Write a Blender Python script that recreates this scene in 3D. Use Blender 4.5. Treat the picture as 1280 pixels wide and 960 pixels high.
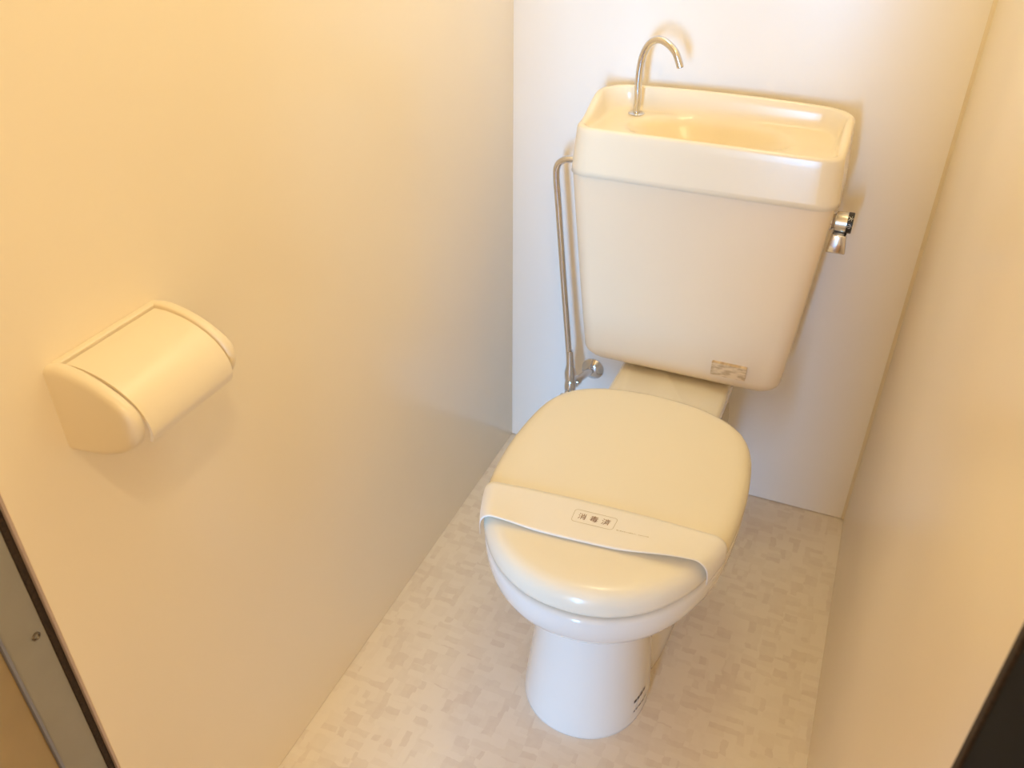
import bpy, bmesh, math, random
from mathutils import Vector, Matrix

# ------------------------------------------------------------------ reset
for o in list(bpy.data.objects):
    bpy.data.objects.remove(o, do_unlink=True)
scene = bpy.context.scene
COL = scene.collection

# ------------------------------------------------------------------ camera
cam_d = bpy.data.cameras.new('camera')
cam = bpy.data.objects.new('camera', cam_d)
COL.objects.link(cam)
cam_d.sensor_fit = 'HORIZONTAL'
cam_d.sensor_width = 36.0
cam_d.lens = 1068.0 / 1280.0 * 36.0
cam_d.clip_start = 0.02
R = ((0.92043332, 0.220904, -0.32249639),
     (0.39089081, -0.51460741, 0.76314061),
     (0.00262178, -0.82848092, -0.56001115))          # world <- (right, down, forward)
M = Matrix(((R[0][0], -R[0][1], -R[0][2], 0.66779),
            (R[1][0], -R[1][1], -R[1][2], -1.58287),
            (R[2][0], -R[2][1], -R[2][2], 1.31245),
            (0, 0, 0, 1)))
cam.matrix_world = M
cam_d.dof.use_dof = True
cam_d.dof.focus_distance = 1.22
cam_d.dof.aperture_fstop = 8.0
scene.camera = cam

# ------------------------------------------------------------------ view, world, lights
vs = scene.view_settings
vs.view_transform = 'Standard'
vs.look = 'None'
vs.gamma = 1.0
vs.use_curve_mapping = False
vs.exposure = 0.43
scene.cycles.max_bounces = 14
scene.cycles.diffuse_bounces = 12

world = bpy.data.worlds.new('world')
scene.world = world
world.use_nodes = True
bg = world.node_tree.nodes['Background']
bg.inputs['Color'].default_value = (1.0, 0.69, 0.36, 1)
bg.inputs['Strength'].default_value = 1.35


def lamp(name, kind, loc, energy, color, **kw):
    d = bpy.data.lights.new(name, kind)
    d.energy = energy
    d.color = color
    for k, v in kw.items():
        setattr(d, k, v)
    o = bpy.data.objects.new(name, d)
    COL.objects.link(o)
    o.location = loc
    return o


# warm bulb under the ceiling of the cubicle
lamp('ceiling_bulb', 'POINT', (0.42, -0.40, 2.02), 4.6, (1.0, 0.88, 0.50), shadow_soft_size=0.09)
# warm lamp in the corridor behind the photographer
lamp('corridor_bulb', 'POINT', (0.95, -1.70, 2.26), 15.0, (1.0, 0.77, 0.43), shadow_soft_size=0.04)
# daylight from a window across the corridor room
win = lamp('window_daylight', 'AREA', (0.60, -4.6, 0.80), 150.0, (0.17, 0.52, 1.0), shape='RECTANGLE', size=0.62, size_y=1.5)
win.rotation_euler = (Vector((0.3, -0.4, 0.5)) - Vector(win.location)).to_track_quat('-Z', 'Y').to_euler()


# ------------------------------------------------------------------ materials
def new_mat(name, color, rough=0.5, metal=0.0, spec=0.5, coat=0.0, var=0.0, var_scale=8.0, bump=0.0, bump_scale=200.0):
    m = bpy.data.materials.new(name)
    m.use_nodes = True
    nt = m.node_tree
    b = nt.nodes['Principled BSDF']
    b.inputs['Base Color'].default_value = (*color, 1)
    b.inputs['Roughness'].default_value = rough
    b.inputs['Metallic'].default_value = metal
    b.inputs['Specular IOR Level'].default_value = spec
    b.inputs['Coat Weight'].default_value = coat
    b.inputs['Coat Roughness'].default_value = 0.08
    tc = nt.nodes.new('ShaderNodeTexCoord')
    if var > 0:
        n = nt.nodes.new('ShaderNodeTexNoise')
        n.inputs['Scale'].default_value = var_scale
        n.inputs['Detail'].default_value = 3
        nt.links.new(tc.outputs['Object'], n.inputs['Vector'])
        r = nt.nodes.new('ShaderNodeValToRGB')
        r.color_ramp.elements[0].position = 0.3
        r.color_ramp.elements[1].position = 0.7
        r.color_ramp.elements[0].color = (*[c * (1 - var) for c in color], 1)
        r.color_ramp.elements[1].color = (*[min(1, c * (1 + var)) for c in color], 1)
        nt.links.new(n.outputs['Fac'], r.inputs['Fac'])
        nt.links.new(r.outputs['Color'], b.inputs['Base Color'])
    if bump > 0:
        n = nt.nodes.new('ShaderNodeTexNoise')
        n.inputs['Scale'].default_value = bump_scale
        nt.links.new(tc.outputs['Object'], n.inputs['Vector'])
        bp = nt.nodes.new('ShaderNodeBump')
        bp.inputs['Strength'].default_value = bump
        bp.inputs['Distance'].default_value = 0.001
        nt.links.new(n.outputs['Fac'], bp.inputs['Height'])
        nt.links.new(bp.outputs['Normal'], b.inputs['Normal'])
    return m


MAT = {}
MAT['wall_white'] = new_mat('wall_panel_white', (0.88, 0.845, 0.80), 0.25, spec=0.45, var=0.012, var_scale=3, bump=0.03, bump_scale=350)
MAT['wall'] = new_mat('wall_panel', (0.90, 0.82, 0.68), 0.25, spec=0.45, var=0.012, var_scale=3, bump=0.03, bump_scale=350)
MAT['ceiling'] = new_mat('ceiling_paint', (0.82, 0.80, 0.75), 0.7, var=0.01)
MAT['porcelain'] = new_mat('porcelain', (0.80, 0.785, 0.745), 0.12, spec=0.5, coat=0.3, var=0.008, var_scale=4)
MAT['tank'] = new_mat('tank_plastic', (0.83, 0.705, 0.53), 0.22, spec=0.5, var=0.008, var_scale=4)
MAT['basin'] = new_mat('basin_plastic', (0.86, 0.765, 0.595), 0.2, spec=0.5, var=0.008, var_scale=4)
MAT['lid'] = new_mat('lid_plastic', (0.84, 0.79, 0.66), 0.2, spec=0.5, var=0.008, var_scale=4)
MAT['holder'] = new_mat('holder_plastic', (0.83, 0.735, 0.56), 0.32, spec=0.5, var=0.01, var_scale=6)
MAT['chrome'] = new_mat('chrome', (0.72, 0.71, 0.72), 0.12, metal=1.0, var=0.02, var_scale=30)
MAT['knob'] = new_mat('knob_satin', (0.75, 0.70, 0.60), 0.25, metal=0.7, var=0.02, var_scale=30)
MAT['black'] = new_mat('black_plastic', (0.02, 0.018, 0.016), 0.4, var=0.1)
MAT['white_print'] = new_mat('white_print', (0.8, 0.8, 0.76), 0.5, var=0.02)
MAT['paper'] = new_mat('paper', (0.86, 0.85, 0.83), 0.65, spec=0.2, var=0.01, bump=0.05, bump_scale=120)
MAT['ink_brown'] = new_mat('ink_brown', (0.30, 0.18, 0.12), 0.7, var=0.08, var_scale=90)
MAT['ink_grey'] = new_mat('ink_grey', (0.52, 0.48, 0.36), 0.7, var=0.08, var_scale=90)
MAT['ink_dark'] = new_mat('ink_dark', (0.10, 0.08, 0.07), 0.5, var=0.08, var_scale=90)
MAT['gasket'] = new_mat('gasket_brown', (0.030, 0.017, 0.010), 0.8, var=0.45, var_scale=260, bump=0.8, bump_scale=380)
MAT['panel_edge'] = new_mat('panel_edge', (0.50, 0.40, 0.37), 0.5, var=0.04, var_scale=30)
MAT['steel'] = new_mat('jamb_paint', (0.30, 0.29, 0.26), 0.45, spec=0.4, var=0.04, var_scale=20)
MAT['blue_strip'] = new_mat('blue_grey_strip', (0.22, 0.23, 0.30), 0.5, var=0.04)
MAT['casing'] = new_mat('casing_tan', (0.40, 0.29, 0.14), 0.6, var=0.05, var_scale=12)
MAT['dark_frame'] = new_mat('dark_frame', (0.006, 0.006, 0.007), 0.8, spec=0.15, var=0.1)
MAT['caulk'] = new_mat('corner_caulk', (0.74, 0.65, 0.50), 0.6, var=0.03)
MAT['corridor_floor'] = new_mat('corridor_floor', (0.36, 0.23, 0.13), 0.5, var=0.15, var_scale=9)
MAT['screw'] = new_mat('screw_metal', (0.20, 0.17, 0.14), 0.35, metal=1.0, var=0.05)
MAT['sticker'] = None


def floor_mat():
    m = bpy.data.materials.new('floor_vinyl')
    m.use_nodes = True
    nt = m.node_tree
    N, L = nt.nodes, nt.links
    b = N['Principled BSDF']
    b.inputs['Roughness'].default_value = 0.5
    b.inputs['Specular IOR Level'].default_value = 0.35
    tc = N.new('ShaderNodeTexCoord')
    wob = N.new('ShaderNodeTexNoise'); wob.inputs['Scale'].default_value = 55
    L.new(tc.outputs['Object'], wob.inputs['Vector'])
    mixv = N.new('ShaderNodeVectorMath'); mixv.operation = 'MULTIPLY_ADD'
    L.new(wob.outputs['Color'], mixv.inputs[0])
    mixv.inputs[1].default_value = (0.011, 0.011, 0)
    L.new(tc.outputs['Object'], mixv.inputs[2])

    def cells(scale, seed):
        mp = N.new('ShaderNodeMapping')
        mp.inputs['Scale'].default_value = scale
        mp.inputs['Location'].default_value = (seed, seed * 0.7, 0)
        L.new(mixv.outputs[0], mp.inputs['Vector'])
        fl = N.new('ShaderNodeVectorMath'); fl.operation = 'FLOOR'
        L.new(mp.outputs[0], fl.inputs[0])
        w = N.new('ShaderNodeTexWhiteNoise'); w.noise_dimensions = '2D'
        L.new(fl.outputs[0], w.inputs['Vector'])
        return w.outputs['Value']
    a = cells((84, 36, 1), 3.0)
    c = cells((36, 84, 1), 8.0)
    ck = cells((36, 36, 1), 5.0)
    thr = N.new('ShaderNodeMath'); thr.operation = 'GREATER_THAN'; thr.inputs[1].default_value = 0.5
    L.new(ck, thr.inputs[0])
    mx = N.new('ShaderNodeMix'); mx.data_type = 'FLOAT'
    L.new(thr.outputs[0], mx.inputs[0]); L.new(a, mx.inputs[2]); L.new(c, mx.inputs[3])
    fine = N.new('ShaderNodeTexNoise'); fine.inputs['Scale'].default_value = 70; fine.inputs['Detail'].default_value = 4
    L.new(tc.outputs['Object'], fine.inputs['Vector'])
    ad = N.new('ShaderNodeMath'); ad.operation = 'MULTIPLY_ADD'
    L.new(fine.outputs['Fac'], ad.inputs[0]); ad.inputs[1].default_value = 0.55
    L.new(mx.outputs[0], ad.inputs[2])
    rp = N.new('ShaderNodeValToRGB')
    e = rp.color_ramp.elements
    e[0].position = 0.2; e[0].color = (0.755, 0.67, 0.585, 1)
    e[1].position = 1.0; e[1].color = (0.85, 0.78, 0.69, 1)
    k = e.new(0.55); k.color = (0.81, 0.735, 0.645, 1)
    L.new(ad.outputs[0], rp.inputs['Fac'])
    L.new(rp.outputs['Color'], b.inputs['Base Color'])
    bp = N.new('ShaderNodeBump'); bp.inputs['Strength'].default_value = 0.06; bp.inputs['Distance'].default_value = 0.001
    L.new(mx.outputs[0], bp.inputs['Height']); L.new(bp.outputs['Normal'], b.inputs['Normal'])
    return m


MAT['floor'] = floor_mat()


def sticker_mat():
    m = new_mat('rating_sticker', (0.62, 0.50, 0.34), 0.35)
    nt = m.node_tree
    N, L = nt.nodes, nt.links
    b = N['Principled BSDF']
    tc = N.new('ShaderNodeTexCoord')
    mp = N.new('ShaderNodeMapping'); mp.inputs['Scale'].default_value = (70, 1, 210)
    L.new(tc.outputs['Object'], mp.inputs['Vector'])
    n = N.new('ShaderNodeTexNoise'); n.inputs['Scale'].default_value = 1.0; n.inputs['Detail'].default_value = 2
    L.new(mp.outputs[0], n.inputs['Vector'])
    r = N.new('ShaderNodeValToRGB')
    r.color_ramp.elements[0].position = 0.36; r.color_ramp.elements[0].color = (0.52, 0.37, 0.21, 1)
    r.color_ramp.elements[1].position = 0.60; r.color_ramp.elements[1].color = (0.76, 0.60, 0.38, 1)
    L.new(n.outputs['Fac'], r.inputs['Fac'])
    L.new(r.outputs['Color'], b.inputs['Base Color'])
    return m


MAT['sticker'] = sticker_mat()


# ------------------------------------------------------------------ mesh helpers
def mesh_obj(name, verts, faces, mat, parent=None, smooth=True, angle=None):
    me = bpy.data.meshes.new(name)
    me.from_pydata([tuple(v) for v in verts], [], faces)
    me.update()
    bm = bmesh.new(); bm.from_mesh(me)
    bmesh.ops.recalc_face_normals(bm, faces=bm.faces)
    bm.to_mesh(me); bm.free()
    o = bpy.data.objects.new(name, me)
    COL.objects.link(o)
    me.materials.append(MAT[mat])
    if smooth:
        me.shade_smooth()
        if angle is not None:
            me.set_sharp_from_angle(angle=math.radians(angle))
    if parent is not None:
        o.parent = parent
    return o


def box_data(x0, x1, y0, y1, z0, z1):
    v = [(x, y, z) for x in (x0, x1) for y in (y0, y1) for z in (z0, z1)]
    f = [(0, 1, 3, 2), (4, 6, 7, 5), (0, 4, 5, 1), (2, 3, 7, 6), (0, 2, 6, 4), (1, 5, 7, 3)]
    return v, f


def box(name, x0, x1, y0, y1, z0, z1, mat, parent=None, bevel=0.0):
    v, f = box_data(x0, x1, y0, y1, z0, z1)
    o = mesh_obj(name, v, f, mat, parent, smooth=False)
    if bevel > 0:
        bev(o, bevel)
    return o


def bev(o, w, seg=3, angle=35):
    bm = bmesh.new(); bm.from_mesh(o.data)
    ed = [e for e in bm.edges if len(e.link_faces) == 2 and e.calc_face_angle(0) > math.radians(angle)]
    bmesh.ops.bevel(bm, geom=ed, offset=w, segments=seg, affect='EDGES', profile=0.5, clamp_overlap=True)
    bm.to_mesh(o.data); bm.free()
    o.data.shade_smooth()
    o.data.set_sharp_from_angle(angle=math.radians(50))


def loft(rings, cap0=True, cap1=True, fan0=None, fan1=None):
    n = len(rings[0])
    V, F = [], []
    for r in rings:
        V += [tuple(p) for p in r]
    for i in range(len(rings) - 1):
        for j in range(n):
            k = (j + 1) % n
            F.append((i * n + j, i * n + k, (i + 1) * n + k, (i + 1) * n + j))
    if fan0 is not None:
        V.append(tuple(fan0)); c = len(V) - 1
        for j in range(n):
            F.append((c, (j + 1) % n, j))
    elif cap0:
        F.append(tuple(reversed(range(n))))
    if fan1 is not None:
        V.append(tuple(fan1)); c = len(V) - 1
        b = (len(rings) - 1) * n
        for j in range(n):
            F.append((c, b + j, b + (j + 1) % n))
    elif cap1:
        b = (len(rings) - 1) * n
        F.append(tuple(range(b, b + n)))
    return V, F


def catmull(pts, n_per, closed=False):
    pts = [Vector(p) for p in pts]
    out = []
    N = len(pts)
    rng = N if closed else N - 1
    for i in range(rng):
        if closed:
            p0, p1, p2, p3 = pts[(i - 1) % N], pts[i], pts[(i + 1) % N], pts[(i + 2) % N]
        else:
            p1, p2 = pts[i], pts[i + 1]
            p0 = pts[i - 1] if i > 0 else p1 * 2 - p2
            p3 = pts[i + 2] if i + 2 < N else p2 * 2 - p1
        for k in range(n_per):
            t = k / n_per
            out.append(0.5 * ((2 * p1) + (p2 - p0) * t + (2 * p0 - 5 * p1 + 4 * p2 - p3) * t * t + (3 * p1 - p0 - 3 * p2 + p3) * t ** 3))
    if not closed:
        out.append(pts[-1])
    return out


def tube(name, path, radius, mat, parent=None, seg=18, n_per=8, smooth_path=True):
    """path: points; radius: number or list per control point"""
    P = [Vector(p) for p in path]
    rad = radius if isinstance(radius, (list, tuple)) else [radius] * len(P)
    if smooth_path:
        pr = catmull([(p.x, p.y, p.z) for p in P], n_per)
        rr = []
        for i in range(len(P) - 1):
            for k in range(n_per):
                rr.append(rad[i] + (rad[i + 1] - rad[i]) * k / n_per)
        rr.append(rad[-1])
    else:
        pr, rr = P, list(rad)
    rings = []
    t0 = (pr[1] - pr[0]).normalized()
    up = Vector((0, 0, 1)) if abs(t0.z) < 0.9 else Vector((0, 1, 0))
    nrm = (up - t0 * up.dot(t0)).normalized()
    for i, p in enumerate(pr):
        if i == 0:
            t = (pr[1] - pr[0])
        elif i == len(pr) - 1:
            t = pr[-1] - pr[-2]
        else:
            t = pr[i + 1] - pr[i - 1]
        if t.length < 1e-9:
            t = t0.copy()
        t.normalize()
        nrm = (nrm - t * nrm.dot(t)).normalized()
        bi = t.cross(nrm)
        rings.append([p + nrm * math.cos(a) * rr[i] + bi * math.sin(a) * rr[i]
                      for a in [2 * math.pi * j / seg for j in range(seg)]])
    V, F = loft(rings)
    return mesh_obj(name, V, F, mat, parent, smooth=True, angle=40)


def lathe(name, prof, origin, axis, mat, parent=None, seg=32, angle=40):
    """prof: list (distance along axis, radius)"""
    ax = Vector(axis).normalized()
    up = Vector((0, 0, 1)) if abs(ax.z) < 0.9 else Vector((0, 1, 0))
    u = (up - ax * up.dot(ax)).normalized()
    w = ax.cross(u)
    o = Vector(origin)
    rings = [[o + ax * d + (u * math.cos(2 * math.pi * j / seg) + w * math.sin(2 * math.pi * j / seg)) * r for j in range(seg)]
             for d, r in prof]
    V, F = loft(rings)
    return mesh_obj(name, V, F, mat, parent, smooth=True, angle=angle)


def rrect(x0, x1, y0, y1, rf, rb, z, n=10, ns=10):
    """rounded rectangle ring, rf = radius of the corners at y0 (front), rb at y1 (back); fixed vertex count"""
    pts = []

    def arc(cx, cy, r, a0):
        for k in range(n + 1):
            a = a0 + (math.pi / 2) * k / n
            pts.append(Vector((cx + r * math.cos(a), cy + r * math.sin(a), z)))

    def line(a, b):
        for k in range(1, ns):
            t = k / ns
            pts.append(Vector((a[0] + (b[0] - a[0]) * t, a[1] + (b[1] - a[1]) * t, z)))
    arc(x1 - rb, y1 - rb, rb, 0)
    line((x1 - rb, y1), (x0 + rb, y1))
    arc(x0 + rb, y1 - rb, rb, math.pi / 2)
    line((x0, y1 - rb), (x0, y0 + rf))
    arc(x0 + rf, y0 + rf, rf, math.pi)
    line((x0 + rf, y0), (x1 - rf, y0))
    arc(x1 - rf, y0 + rf, rf, 1.5 * math.pi)
    line((x1, y0 + rf), (x1, y1 - rb))
    return pts


def sstep(a, b, x):
    t = max(0.0, min(1.0, (x - a) / (b - a)))
    return t * t * (3 - 2 * t)


def empty(name, loc, label, cat, group=None):
    o = bpy.data.objects.new(name, None)
    COL.objects.link(o)
    o.location = loc
    o.empty_display_size = 0.05
    o['label'] = label
    o['category'] = cat
    if group:
        o['group'] = group
    bpy.context.view_layer.update()
    return o


def adopt(o, parent):
    """parent keeping world coordinates (vertices are written in world space)"""
    o.parent = parent
    p = parent
    off = Vector((0, 0, 0))
    while p is not None:
        off += p.location
        p = p.parent
    o.location = -off
    return o


def structure(o):
    o['kind'] = 'structure'
    return o


# ------------------------------------------------------------------ room shell
W = 0.80          # inner width
YF = -1.217       # where the cubicle walls end at the door
H = 2.15
structure(box('floor', -0.05, W + 0.05, YF - 0.03, 0.05, -0.05, 0.0, 'floor'))
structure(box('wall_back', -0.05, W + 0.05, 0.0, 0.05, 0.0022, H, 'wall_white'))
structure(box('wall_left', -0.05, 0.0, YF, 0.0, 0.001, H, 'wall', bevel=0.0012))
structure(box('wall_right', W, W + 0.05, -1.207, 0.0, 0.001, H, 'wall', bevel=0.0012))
structure(box('ceiling', -0.05, W + 0.05, YF - 0.1, 0.05, H, H + 0.05, 'ceiling'))
structure(box('floor_corridor', -1.2, 1.9, -5.0, YF - 0.03, -0.05, -0.002, 'corridor_floor'))
structure(box('wall_daylight_block', 0.54, 1.7, -2.45, -2.35, 0.0, 2.3, 'ceiling'))  # unseen wall, added to block daylight on the right and bounce warm light
structure(box('wall_front', -0.05, W + 0.05, YF - 0.10, YF, 1.98, H, 'wall'))
# corner bead between back wall and right wall
V, F = loft([[(W - 0.0060, 0.0, z), (W - 0.0035, -0.0030, z), (W, -0.0060, z), (W, 0.0, z)] for z in (0.004, H)])
structure(mesh_obj('trim_1', V, F, 'caulk', smooth=False))

# door frame on the left: panel edge, brown gasket, grey jamb with a screw, blue-grey strip, tan casing
structure(box('trim_2', -0.014, -0.0008, YF - 0.003, YF, 0.0, 1.90, 'panel_edge'))
structure(box('trim_3', -0.030, -0.004, YF - 0.0105, YF - 0.003, 0.0, 1.90, 'gasket', bevel=0.002))
jamb = structure(box('trim_4', -0.050, -0.006, YF - 0.053, YF - 0.0105, 0.0, 1.90, 'steel', bevel=0.001))
structure(box('trim_5', -0.050, -0.0045, YF - 0.056, YF - 0.053, 0.0, 1.90, 'blue_strip'))
# door leaf standing open into the corridor, hinged at the left jamb
leaf = structure(box('door_1', -0.036, 0.0, -0.66, 0.0, 0.006, 1.94, 'casing', bevel=0.002))
leaf.location = (-0.0075, YF - 0.0562, 0.0)
leaf.rotation_euler = (0, 0, math.radians(24.0))  # leaf added and angled to keep daylight off the paper holder
sc = lathe('screw', [(0, 0.0048), (0.0010, 0.0048), (0.0016, 0.0040), (0.0018, 0.0034), (-0.0008, 0.0020), (-0.0012, 0.0004)],
           (-0.0062, -1.2385, 0.607), (1, 0, 0), 'screw', jamb, seg=20)
# door frame on the right
structure(box('trim_7', W - 0.0045, W + 0.05, -1.216, -1.207, 0.0, 1.90, 'gasket', bevel=0.001))
structure(box('trim_8', W - 0.0030, W + 0.05, -1.50, -1.216, 0.0, 1.90, 'dark_frame', bevel=0.002))

# ------------------------------------------------------------------ toilet
CX = 0.4185
toilet = empty('toilet', (CX, -0.45, 0.0), 'ivory toilet with closed lid and hand washing basin on its tank', 'toilet')

HALF = [(0.0, -0.309), (0.045, -0.312), (0.088, -0.320), (0.130, -0.338), (0.160, -0.362), (0.179, -0.394), (0.190, -0.437),
        (0.1965, -0.500), (0.1965, -0.570), (0.188, -0.645), (0.166, -0.710), (0.137, -0.757), (0.104, -0.790),
        (0.066, -0.812), (0.030, -0.822), (0.0, -0.824)]
ctrl = [(x, y, 0) for x, y in HALF] + [(-x, y, 0) for x, y in reversed(HALF[1:-1])]
OUT = catmull(ctrl, 5, closed=True)          # clockwise outline
NO = len(OUT)
NRM = []
for i in range(NO):
    t = (OUT[(i + 1) % NO] - OUT[(i - 1) % NO]).normalized()
    n = Vector((t.y, -t.x, 0))
    if n.dot(OUT[i] - Vector((0, -0.55, 0))) < 0:
        n = -n
    NRM.append(n)


def lid_ring(inset, z, scale=None):
    r = []
    for p, n in zip(OUT, NRM):
        if scale is None:
            q = p - n * inset
        else:
            q = Vector((0, -0.555, 0)) + (p - n * inset - Vector((0, -0.555, 0))) * scale
        r.append(Vector((CX + q.x, q.y, z)))
    return r


def lid_half_width(y):
    best = 0
    for i in range(NO):
        a, b = OUT[i], OUT[(i + 1) % NO]
        if a.x >= 0 and b.x >= 0 and (a.y - y) * (b.y - y) <= 0 and a.y != b.y:
            best = max(best, a.x + (b.x - a.x) * (y - a.y) / (b.y - a.y))
    return best


# lid
LT = 0.440
prof = [(0.010, 0.3995), (0.0030, 0.3995), (0.0008, 0.4020), (0.0, 0.4090), (0.0004, 0.418), (0.0022, 0.4245), (0.0058, 0.4305), (0.0110, 0.4350), (0.0175, 0.4378), (0.026, 0.4392)]
rings = [lid_ring(i, z) for i, z in prof]
for s in (0.9, 0.75, 0.55, 0.35, 0.15):
    rings.append(lid_ring(0.026, 0.4392 + (1 - s) * 0.0018, s))
V, F = loft(rings, fan1=(CX, -0.555, 0.4412))
lid = adopt(mesh_obj('lid', V, F, 'lid'), toilet)

# seat (under the lid, just a sliver of it shows)
rings = [lid_ring(i, z) for i, z in [(0.020, 0.3890), (0.0135, 0.3900), (0.0125, 0.393), (0.0135, 0.3975), (0.020, 0.3990)]]
inner = [[Vector((CX + 0.62 * (p.x - CX), -0.58 + 0.66 * (p.y + 0.58), z)) for p in lid_ring(0, 0)] for z in (0.3990, 0.3890)]
V, F = loft(rings + inner + [rings[0]], cap0=False, cap1=False)
seat = adopt(mesh_obj('seat', V, F, 'lid', angle=50), toilet)

# bowl: rim, belly
prof = [(0.060, 0.383), (0.030, 0.3890), (0.009, 0.3905), (0.0035, 0.3885), (0.0015, 0.3820), (0.0022, 0.365), (0.0065, 0.346), (0.0125, 0.333),
        (0.021, 0.3215), (0.031, 0.3125), (0.041, 0.3065), (0.047, 0.3040), (0.056, 0.3030)]
rings = [lid_ring(i, z) for i, z in prof]


def shrink(kx, yc, ky, z, inset=0.056):
    return [Vector((CX + (p.x - CX) * kx, yc + (p.y - yc) * ky, z)) for p in lid_ring(inset, z)]


rings += [shrink(0.86, -0.60, 0.86, 0.295), shrink(0.72, -0.60, 0.78, 0.26), shrink(0.58, -0.58, 0.68, 0.21), shrink(0.45, -0.56, 0.55, 0.16)]
V, F = loft(rings)
bowl = adopt(mesh_obj('bowl', V, F, 'porcelain'), toilet)


def oval(hw, yf, yb, z, n=2.3, N=72, dx=0.0):
    yc = (yf + yb) / 2
    h = (yb - yf) / 2
    out = []
    for k in range(N):
        a = 2 * math.pi * k / N
        c, s = math.cos(a), math.sin(a)
        out.append(Vector((CX + dx + hw * math.copysign(abs(c) ** (2 / n), c), yc + h * math.copysign(abs(s) ** (2 / n), s), z)))
    return out


PED = [(0.0, 0.1050, -0.7420, 2.15), (0.004, 0.1068, -0.7440, 2.15), (0.012, 0.1072, -0.7445, 2.15), (0.03, 0.1058, -0.7420, 2.15),
       (0.06, 0.1032, -0.737, 2.15), (0.10, 0.0995, -0.731, 2.15), (0.15, 0.0955, -0.725, 2.15), (0.20, 0.0920, -0.721, 2.15),
       (0.25, 0.0900, -0.719, 2.15), (0.285, 0.0905, -0.721, 2.15), (0.300, 0.0935, -0.726, 2.15), (0.312, 0.100, -0.734, 2.15)]


def ped_at(z):
    for a, b in zip(PED, PED[1:]):
        if a[0] <= z <= b[0]:
            t = (z - a[0]) / (b[0] - a[0])
            return a[1] + (b[1] - a[1]) * t, a[2] + (b[2] - a[2]) * t
    return PED[-1][1], PED[-1][2]


rings = [oval(hw + 0.003, yf, -0.50, z, n, dx=-0.006) for z, hw, yf, n in PED]
V, F = loft(rings)
pedestal = adopt(mesh_obj('pedestal', V, F, 'porcelain'), toilet)

# trapway body behind the pedestal, carrying the deck
rings = []
for z, hw, yf, yb in [(0, 0.108, -0.63, -0.10), (0.01, 0.110, -0.63, -0.095), (0.04, 0.109, -0.63, -0.095), (0.09, 0.107, -0.63, -0.09),
                      (0.15, 0.107, -0.63, -0.085), (0.22, 0.112, -0.64, -0.075), (0.28, 0.118, -0.65, -0.065), (0.325, 0.122, -0.65, -0.05)]:
    rings.append(oval(hw, yf, yb, z, 3.2))
V, F = loft(rings)
adopt(mesh_obj('trapway', V, F, 'porcelain'), toilet)

# deck between the lid and the tank
rings = []
for ins, z in [(0.012, 0.325), (0.002, 0.340), (0.0, 0.360), (0.0, 0.383), (0.0015, 0.388), (0.006, 0.3915), (0.012, 0.3922)]:
    rings.append(rrect(CX - 0.108 + ins, CX + 0.108 - ins, -0.36, -0.035 - ins, 0.012, 0.02, z))
V, F = loft(rings)
adopt(mesh_obj('deck', V, F, 'porcelain', angle=60), toilet)
for s in (-1, 1):
    h = lathe('hinge_cap', [(0, 0.0001), (0.0, 0.010), (0.026, 0.010), (0.028, 0.008), (0.028, 0.0001)],
              (CX + s * 0.075 - 0.014, -0.304, 0.404), (1, 0, 0), 'lid', None)
    adopt(h, toilet)

# tank
TY0, TY1 = -0.207, -0.030


def tank_side(z):
    """left and right x of the tank at height z"""
    t = max(0.0, (z - 0.40) / (0.785 - 0.40))
    return (CX - 0.1830 - 0.0440 * t ** 0.9, CX + 0.1930 + 0.0300 * t ** 0.9)


def tank_hw(z):
    return tank_side(z)[1] - CX


rings = []
rb = 0.026
for k in range(9):
    a = math.pi / 2 * k / 8
    ins = rb * (1 - math.sin(a))
    z = 0.402 + rb * (1 - math.cos(a))
    xl, xr = tank_side(z)
    xl += ins * 1.25
    xr -= ins * 1.25
    fy = TY0 + 0.008 * (1 - (z - 0.40) / 0.385)
    rings.append(rrect(xl, xr, fy + ins * 0.8, TY1 - 0.3 * ins, 0.028, 0.012, z))
for k in range(1, 15):
    z = 0.428 + (0.790 - 0.428) * k / 14
    xl, xr = tank_side(z)
    fy = TY0 + 0.008 * (1 - (z - 0.40) / 0.385)
    rings.append(rrect(xl, xr, fy, TY1, 0.030, 0.012, z))
V, F = loft(rings)
tank = adopt(mesh_obj('tank', V, F, 'tank', angle=60), toilet)

# rating sticker on the tank front
lab = box('rating_sticker', 0.489, 0.553, -0.2085, -0.1995, 0.4335, 0.4600, 'sticker')
adopt(lab, tank)

# tank cover with a hand washing basin
BX0, BX1, BY0, BY1 = CX - 0.2290, CX + 0.2275, -0.2125, -0.022


def rim_z(y):
    return 0.862 + 0.030 * sstep(-0.175, -0.075, y)


def rim_arch(x):
    return 0.006 * (1 - ((x - CX) / 0.22) ** 2)


def cover_ring(ins, zf, rf=0.036, rbk=0.052):
    ring = rrect(BX0 + ins, BX1 - ins, BY0 + ins * 0.8, BY1 - ins * 0.8, max(rf - ins * 0.5, 0.006), max(rbk - ins * 0.5, 0.006), 0, n=12, ns=24)
    for p in ring:
        p.z = zf(p)
    return ring


def top(p, d=0.0):
    return rim_z(p.y) + rim_arch(p.x) * sstep(-0.12, -0.04, p.y) - d


SEAM = 0.778
FLOORZ = 0.851


def basin_floor(x, y):
    ex = (x - 0.412) / 0.146
    ey = (y + 0.120) / 0.078
    r = math.sqrt(ex * ex + ey * ey)
    return FLOORZ + 0.006 * sstep(-0.12, -0.03, y) - 0.046 * (1 - sstep(0.55, 1.0, r))


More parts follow.
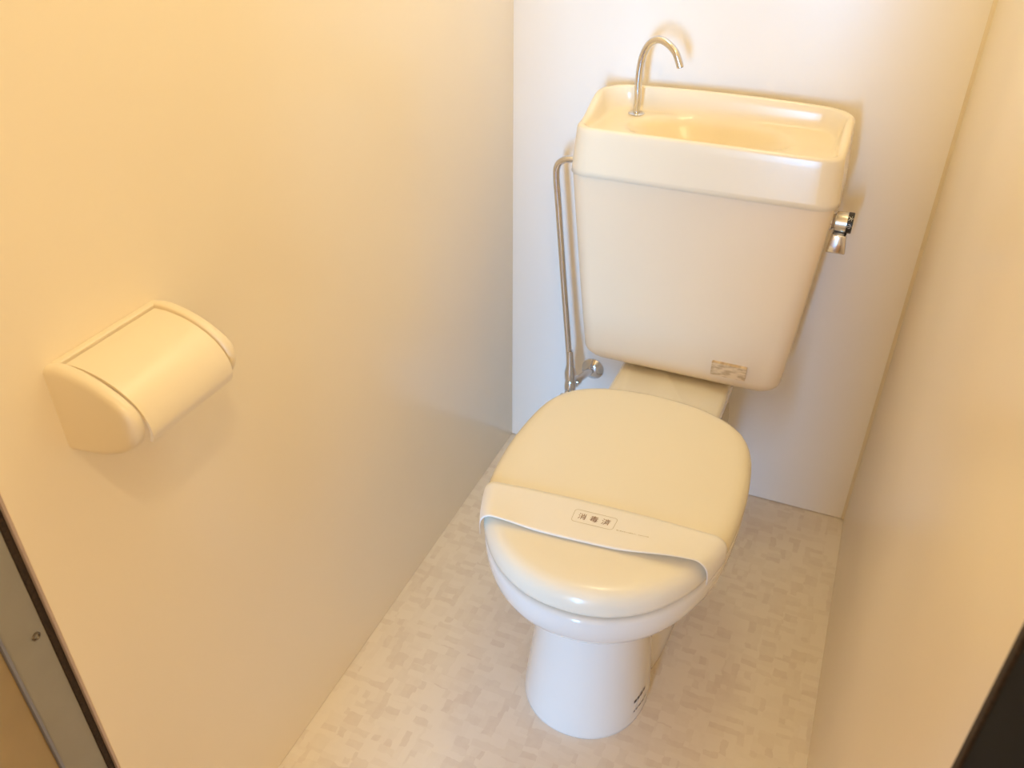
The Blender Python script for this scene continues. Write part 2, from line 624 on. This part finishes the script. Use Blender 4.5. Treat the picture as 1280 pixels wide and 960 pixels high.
rings = [cover_ring(0.006, lambda p: SEAM), cover_ring(0.0, lambda p: SEAM + 0.0008)]
for k in range(1, 7):
    t = k / 7
    rings.append(cover_ring(0.0065 * t, lambda p, t=t: SEAM + (top(p, 0.006) - SEAM) * t))
for ins, d in [(0.0066, 0.006), (0.0076, 0.0032), (0.0100, 0.0009), (0.0140, 0.0), (0.0178, 0.0012), (0.0205, 0.0042)]:
    rings.append(cover_ring(ins, lambda p, d=d: top(p, d)))
for ins, t in [(0.0222, 0.25), (0.0242, 0.5), (0.0264, 0.75), (0.0288, 0.90), (0.0325, 0.975), (0.0375, 1.0)]:
    rings.append(cover_ring(ins, lambda p, t=t: top(p, 0.0075) * (1 - t) + basin_floor(p.x, p.y) * t))
last = rings[-1]
cxm, cym = CX, (BY0 + BY1) / 2
for k in range(1, 22):
    s = 1 - k / 22
    rings.append([Vector((cxm + (p.x - cxm) * s, cym + (p.y - cym) * s, basin_floor(cxm + (p.x - cxm) * s, cym + (p.y - cym) * s))) for p in last])
V, F = loft(rings, cap0=True, fan1=(cxm, cym, basin_floor(cxm, cym)))
basin = adopt(mesh_obj('basin_cover', V, F, 'basin'), toilet)

# spout
FX, FY = 0.2695, -0.068
fz = basin_floor(FX, FY)
base = adopt(lathe('spout_flange', [(0, 0.0001), (0, 0.0150), (0.0014, 0.0150), (0.0028, 0.0125), (0.0034, 0.0085), (0.0034, 0.0001)],
                   (FX, FY, fz - 0.0005), (0, 0, 1), 'chrome'), basin)
pts = [(FX, FY, fz), (FX, FY, fz + 0.03), (FX - 0.001, FY, 0.905), (FX + 0.000, FY, 0.935), (FX + 0.004, FY - 0.001, 0.957), (FX + 0.014, FY - 0.004, 0.976),
       (FX + 0.030, FY - 0.008, 0.985), (FX + 0.047, FY - 0.012, 0.981), (FX + 0.062, FY - 0.016, 0.970), (FX + 0.070, FY - 0.018, 0.957), (FX + 0.075, FY - 0.019, 0.946)]
spout = adopt(tube('spout', pts, 0.0064, 'chrome', seg=24), basin)
adopt(tube('spout_bore', [(FX + 0.0742, FY - 0.0188, 0.948), (FX + 0.0753, FY - 0.0191, 0.9453)], 0.0048, 'black', smooth_path=False), basin)

# flush handle on the right side of the tank
KX, KY, KZ = CX + tank_hw(0.731) - 0.002, -0.118, 0.731
adopt(lathe('flush_flange', [(0, 0.0001), (0, 0.0165), (0.004, 0.0165), (0.0065, 0.0135), (0.010, 0.0125), (0.010, 0.0001)], (KX, KY, KZ), (1, 0, 0), 'chrome'), tank)
adopt(lathe('flush_knob', [(0.008, 0.0001), (0.008, 0.0135), (0.0095, 0.0165), (0.0275, 0.0175), (0.0275, 0.0001)], (KX, KY, KZ), (1, 0, 0), 'knob'), tank)
adopt(lathe('flush_ring', [(0.0275, 0.0001), (0.0275, 0.0178), (0.0360, 0.0178), (0.0370, 0.0165), (0.0370, 0.0001)], (KX, KY, KZ), (1, 0, 0), 'black'), tank)
# lever paddle hanging from the knob
lx0, lx1 = KX + 0.0045, KX + 0.0345
V = [(lx0 + 0.004, KY - 0.020, KZ - 0.0175), (lx1 - 0.004, KY - 0.020, KZ - 0.0175), (lx1 - 0.003, KY + 0.002, KZ - 0.0155), (lx0 + 0.003, KY + 0.002, KZ - 0.0155),
     (lx0 - 0.001, KY - 0.021, KZ - 0.050), (lx1 + 0.001, KY - 0.021, KZ - 0.050), (lx1 + 0.001, KY - 0.011, KZ - 0.052), (lx0 - 0.001, KY - 0.011, KZ - 0.052)]
lev = mesh_obj('flush_lever', V, [(0, 1, 2, 3), (4, 7, 6, 5), (0, 4, 5, 1), (1, 5, 6, 2), (2, 6, 7, 3), (3, 7, 4, 0)], 'chrome', smooth=False)
bev(lev, 0.0022, 3, 20)
adopt(lev, tank)


def text_mesh(body, size):
    cu = bpy.data.curves.new('lettering', 'FONT')
    cu.body = body
    cu.size = size
    cu.align_x = 'CENTER'
    cu.align_y = 'CENTER'
    ob = bpy.data.objects.new('lettering', cu)
    COL.objects.link(ob)
    bpy.context.view_layer.update()
    dg = bpy.context.evaluated_depsgraph_get()
    me = bpy.data.meshes.new_from_object(ob.evaluated_get(dg))
    V = [v.co.copy() for v in me.vertices]
    F = [tuple(p.vertices) for p in me.polygons]
    bpy.data.objects.remove(ob, do_unlink=True)
    bpy.data.meshes.remove(me)
    return V, F


def place_text(name, body, size, fn, mat, parent):
    V, F = text_mesh(body, size)
    if not V:
        return None
    o = mesh_obj(name, [fn(v.x, v.y) for v in V], F, mat, None, smooth=False)
    return adopt(o, parent)


# white characters around the black ring (two characters, front side)
for ch, ang in (('大', 0.78), ('小', 0.02)):
    def ringfn(u, v, ang=ang):
        # text turned so that its baseline runs around the ring
        a = ang + u / 0.0168
        return (KX + 0.0318 + v, KY - 0.01795 * math.cos(a), KZ + 0.01795 * math.sin(a))
    place_text('handle_marking', ch, 0.0085, ringfn, 'white_print', tank)

# maker's mark near the foot, on the right of the pedestal


def ped_pt(z, a, off=0.0006):
    hw, yf = ped_at(z)
    yc = (yf - 0.50) / 2
    h = (-0.50 - yf) / 2
    n = 2.15
    c, s = math.cos(a), math.sin(a)
    return Vector((CX - 0.006 + (hw + 0.003 + off) * math.copysign(abs(c) ** (2 / n), c), yc + (h + off) * math.copysign(abs(s) ** (2 / n), s), z))


V, F = [], []
random.seed(4)
for row, (z0, z1, dens) in enumerate([(0.050, 0.0555, 0.75), (0.030, 0.0325, 0.6)]):
    a = -0.44
    while a < -0.14:
        da = random.uniform(0.03, 0.07) * (1.6 if row == 0 else 1)
        b = len(V)
        for zz, aa in ((z0, a), (z0, a + da), (z1, a + da), (z1, a)):
            V.append(ped_pt(zz, aa))
        F.append((b, b + 1, b + 2, b + 3))
        a += da + 0.022
mk = adopt(mesh_obj('maker_mark', V, F, 'ink_dark', smooth=False), pedestal)

# ------------------------------------------------------------------ paper band across the lid
bx, by = CX, -0.672
band = empty('paper_band', (bx, by, 0.44), 'white printed paper band wrapped across the closed toilet lid', 'paper strip')


def band_pt(s, t, off=0.0):
    """s in -1..1 across the lid (x), t 0 = rear edge, 1 = front edge"""
    y0 = -0.644 + 0.010 * s - 0.009 * s * s
    y1 = -0.730 + 0.0155 * s + 0.0085 * s * s
    y = y0 + (y1 - y0) * t
    hw_rear = lid_half_width(-0.645)
    hw_here = lid_half_width(max(min(y, -0.34), -0.81))
    hw = hw_here + (hw_rear - hw_here) * (0.10 + 0.18 * t * (1 if s > 0 else 0.4)) + 0.0022
    # arc-length style section: flat top, rounded shoulder, vertical end
    a = abs(s)
    flat = 0.80
    R_ = 0.022
    if a <= flat:
        x = (hw - R_) * a / flat
        z = 0.0
    elif a <= 0.92:
        u = (a - flat) / 0.12 * math.pi / 2
        x = hw - R_ + R_ * math.sin(u)
        z = -R_ * (1 - math.cos(u))
    else:
        u = (a - 0.92) / 0.08
        x = hw
        z = -R_ - 0.016 * u
    lift = 0.0030 + off
    # loose front edge, higher towards the right end
    if s > 0:
        lift += 0.010 * (t ** 2) * sstep(0.2, 0.72, s) * (1 - sstep(0.80, 1.0, s))
    else:
        lift += 0.005 * (t ** 2) * sstep(0.35, 0.75, -s) * (1 - sstep(0.80, 1.0, -s))
    x = math.copysign(x, s) + (math.copysign(off, s) if a > 0.9 else 0)
    return Vector((CX + x, y, 0.4405 + z + lift))


NS, NT = 120, 14
V = [band_pt(-1 + 2 * i / NS, j / NT) for i in range(NS + 1) for j in range(NT + 1)]
F = [(i * (NT + 1) + j, (i + 1) * (NT + 1) + j, (i + 1) * (NT + 1) + j + 1, i * (NT + 1) + j + 1) for i in range(NS) for j in range(NT)]
sheet = mesh_obj('paper_sheet', V, F, 'paper')
so = sheet.modifiers.new('thickness', 'SOLIDIFY')
so.thickness = 0.0003
so.offset = 0
adopt(sheet, band)


def on_band(u, v):
    """u, v: metres on the flat top; origin at the stamp's centre, v points to the rear of the lid"""
    s = (-0.001 + u) / (0.187 - 0.022) * 0.80
    t = 0.41 - v / 0.087
    p = band_pt(s, t, 0.0006)
    return (p.x, p.y, p.z)


# frame with rounded corners
fw, fh, fr, th = 0.0330, 0.0136, 0.005, 0.0007
outer = rrect(-fw, fw, -fh, fh, fr, fr, 0, n=5, ns=12)
inn = rrect(-fw + th, fw - th, -fh + th, fh - th, fr - th, fr - th, 0, n=5, ns=12)
n = len(outer)
V = [on_band(p.x, p.y) for p in outer] + [on_band(p.x, p.y) for p in inn]
F = [(i, (i + 1) % n, n + (i + 1) % n, n + i) for i in range(n)]
adopt(mesh_obj('stamp_frame', V, F, 'ink_grey', smooth=False), band)
for k, ch in enumerate('消毒済'):
    place_text('stamp_character', ch, 0.0138, lambda u, v, k=k: on_band((k - 1) * 0.0185 + u, v - 0.0005), 'ink_brown', band)
# the tiny unreadable line of print
V, F = [], []
random.seed(2)
u = 0.0385
while u < 0.088:
    d = random.uniform(0.0012, 0.0026)
    if not (0.068 < u < 0.0715):
        h = random.uniform(0.0003, 0.0008)
        b = len(V)
        V += [on_band(u, -0.0108 - h), on_band(u + d, -0.0108 - h), on_band(u + d, -0.0108 + h), on_band(u, -0.0108 + h)]
        F.append((b, b + 1, b + 2, b + 3))
    u += d + 0.0008
adopt(mesh_obj('small_print', V, F, 'ink_grey', smooth=False), band)

# ------------------------------------------------------------------ paper holder on the left wall
holder = empty('toilet_paper_holder', (0.0, -1.061, 0.776), 'cream plastic toilet paper holder with curved cover on the left wall', 'paper holder')
PY0, PY1 = -1.137, -0.985
CAPP = [(0.0, 0.8745), (0.018, 0.8775), (0.040, 0.8745), (0.062, 0.8670), (0.082, 0.8560), (0.0945, 0.8450), (0.0985, 0.8340), (0.0965, 0.8190),
        (0.0880, 0.8050), (0.0720, 0.7930), (0.0520, 0.7850), (0.0300, 0.7795), (0.0, 0.7760)]
capc = [Vector(p) for p in catmull([(a, b, 0) for a, b in CAPP], 4)]


def cap(y_in, y_out):
    """end cap: rounded towards its outer face"""
    sgn = 1 if y_out > y_in else -1
    th = abs(y_out - y_in)
    c = Vector((0.0, 0.826, 0))
    m = len(capc)
    rings = []
    for f, ins in [(0.0, 0.0022), (0.10, 0.0006), (0.22, 0.0), (0.55, 0.0), (0.75, 0.0010), (0.90, 0.0030), (0.98, 0.0058), (1.0, 0.0085)]:
        ring = []
        for i, p in enumerate(capc):
            a, b = capc[max(i - 1, 0)], capc[min(i + 1, m - 1)]
            t = (b - a).normalized()
            nn = Vector((t.y, -t.x, 0))
            if nn.dot(p - Vector((0.045, 0.826, 0))) < 0:
                nn = -nn
            q = p - nn * ins
            x = max(q.x, 0.0)
            if i in (0, m - 1):
                x = 0.0
            ring.append(Vector((x, y_in + sgn * th * f, q.y)))
        rings.append(ring)
    V, F = loft(rings)
    o = mesh_obj('end_cap', V, F, 'holder', angle=60)
    return adopt(o, holder)


cap(PY0 + 0.014, PY0)
cap(PY1 - 0.014, PY1)
bk = box('back_plate', 0.0, 0.009, PY0 + 0.010, PY1 - 0.010, 0.778, 0.8755, 'holder', bevel=0.0015)
adopt(bk, holder)
# curved swing cover
prof = catmull([(0.0125, 0.8733, 0), (0.030, 0.8733, 0), (0.052, 0.8690, 0), (0.073, 0.8600, 0), (0.0890, 0.8475, 0), (0.0985, 0.8325, 0), (0.1015, 0.8180, 0), (0.0985, 0.8060, 0)], 6)
rings = []
th = 0.0032
m = len(prof)
inner = []
for i, p in enumerate(prof):
    a, b = prof[max(i - 1, 0)], prof[min(i + 1, m - 1)]
    t = (b - a).normalized()
    inner.append(p - Vector((-t.y, t.x, 0)) * th)
sec = list(prof) + list(reversed(inner))
ya, yb = PY0 + 0.0165, PY1 - 0.0165
rings = [[Vector((p.x, y, p.y)) for p in sec] for y in (ya, ya + 0.0008, yb - 0.0008, yb)]
V, F = loft(rings)
adopt(mesh_obj('swing_cover', V, F, 'holder', angle=45), holder)

# ------------------------------------------------------------------ water supply pipe and stop valve
pipe = empty('water_supply_pipe', (0.16, -0.08, 0.20), 'thin chrome supply pipe with stop valve on the back wall beside the tank', 'pipe')
PY = -0.085
pp = [(0.1925, PY, 0.760), (0.160, PY, 0.760), (0.141, PY, 0.756), (0.1285, PY, 0.744), (0.1265, PY, 0.722), (0.1330, PY, 0.66), (0.1500, PY, 0.50), (0.1660, PY, 0.355), (0.1700, PY, 0.315), (0.172, PY, 0.270)]
adopt(tube('riser_pipe', pp, 0.0066, 'chrome', seg=20), pipe)
adopt(lathe('pipe_nut', [(0, 0.0001), (0, 0.011), (0.004, 0.0125), (0.020, 0.0125), (0.040, 0.0085), (0.075, 0.0072), (0.075, 0.0001)], (0.1745, PY, 0.262), (-0.05, 0, 1), 'chrome', seg=24), pipe)
body = adopt(lathe('valve_body', [(0, 0.0001), (0, 0.008), (0.004, 0.012), (0.016, 0.0135), (0.030, 0.0125), (0.036, 0.010), (0.036, 0.0001)], (0.1755, PY, 0.228), (0, 0, 1), 'chrome', seg=24), pipe)
adopt(lathe('valve_arm', [(0, 0.0085), (0.012, 0.0085), (0.014, 0.0115), (0.028, 0.0115), (0.030, 0.0085), (0.100, 0.0085)], (0.1755, PY, 0.246), (0.0245, 0.085, 0.002), 'chrome', seg=24), pipe)
adopt(lathe('wall_flange', [(0, 0.0001), (0, 0.026), (0.003, 0.026), (0.009, 0.017), (0.012, 0.011), (0.012, 0.0001)], (0.2000, 0.0, 0.248), (0, -1, 0), 'chrome', seg=28), pipe)
adopt(lathe('valve_handle', [(0.0, 0.0001), (0.0, 0.0065), (0.018, 0.0065), (0.020, 0.012), (0.030, 0.013), (0.034, 0.011), (0.034, 0.0001)], (0.1755, PY, 0.240), (-0.25, -0.72, -0.64), 'chrome', seg=24), pipe)
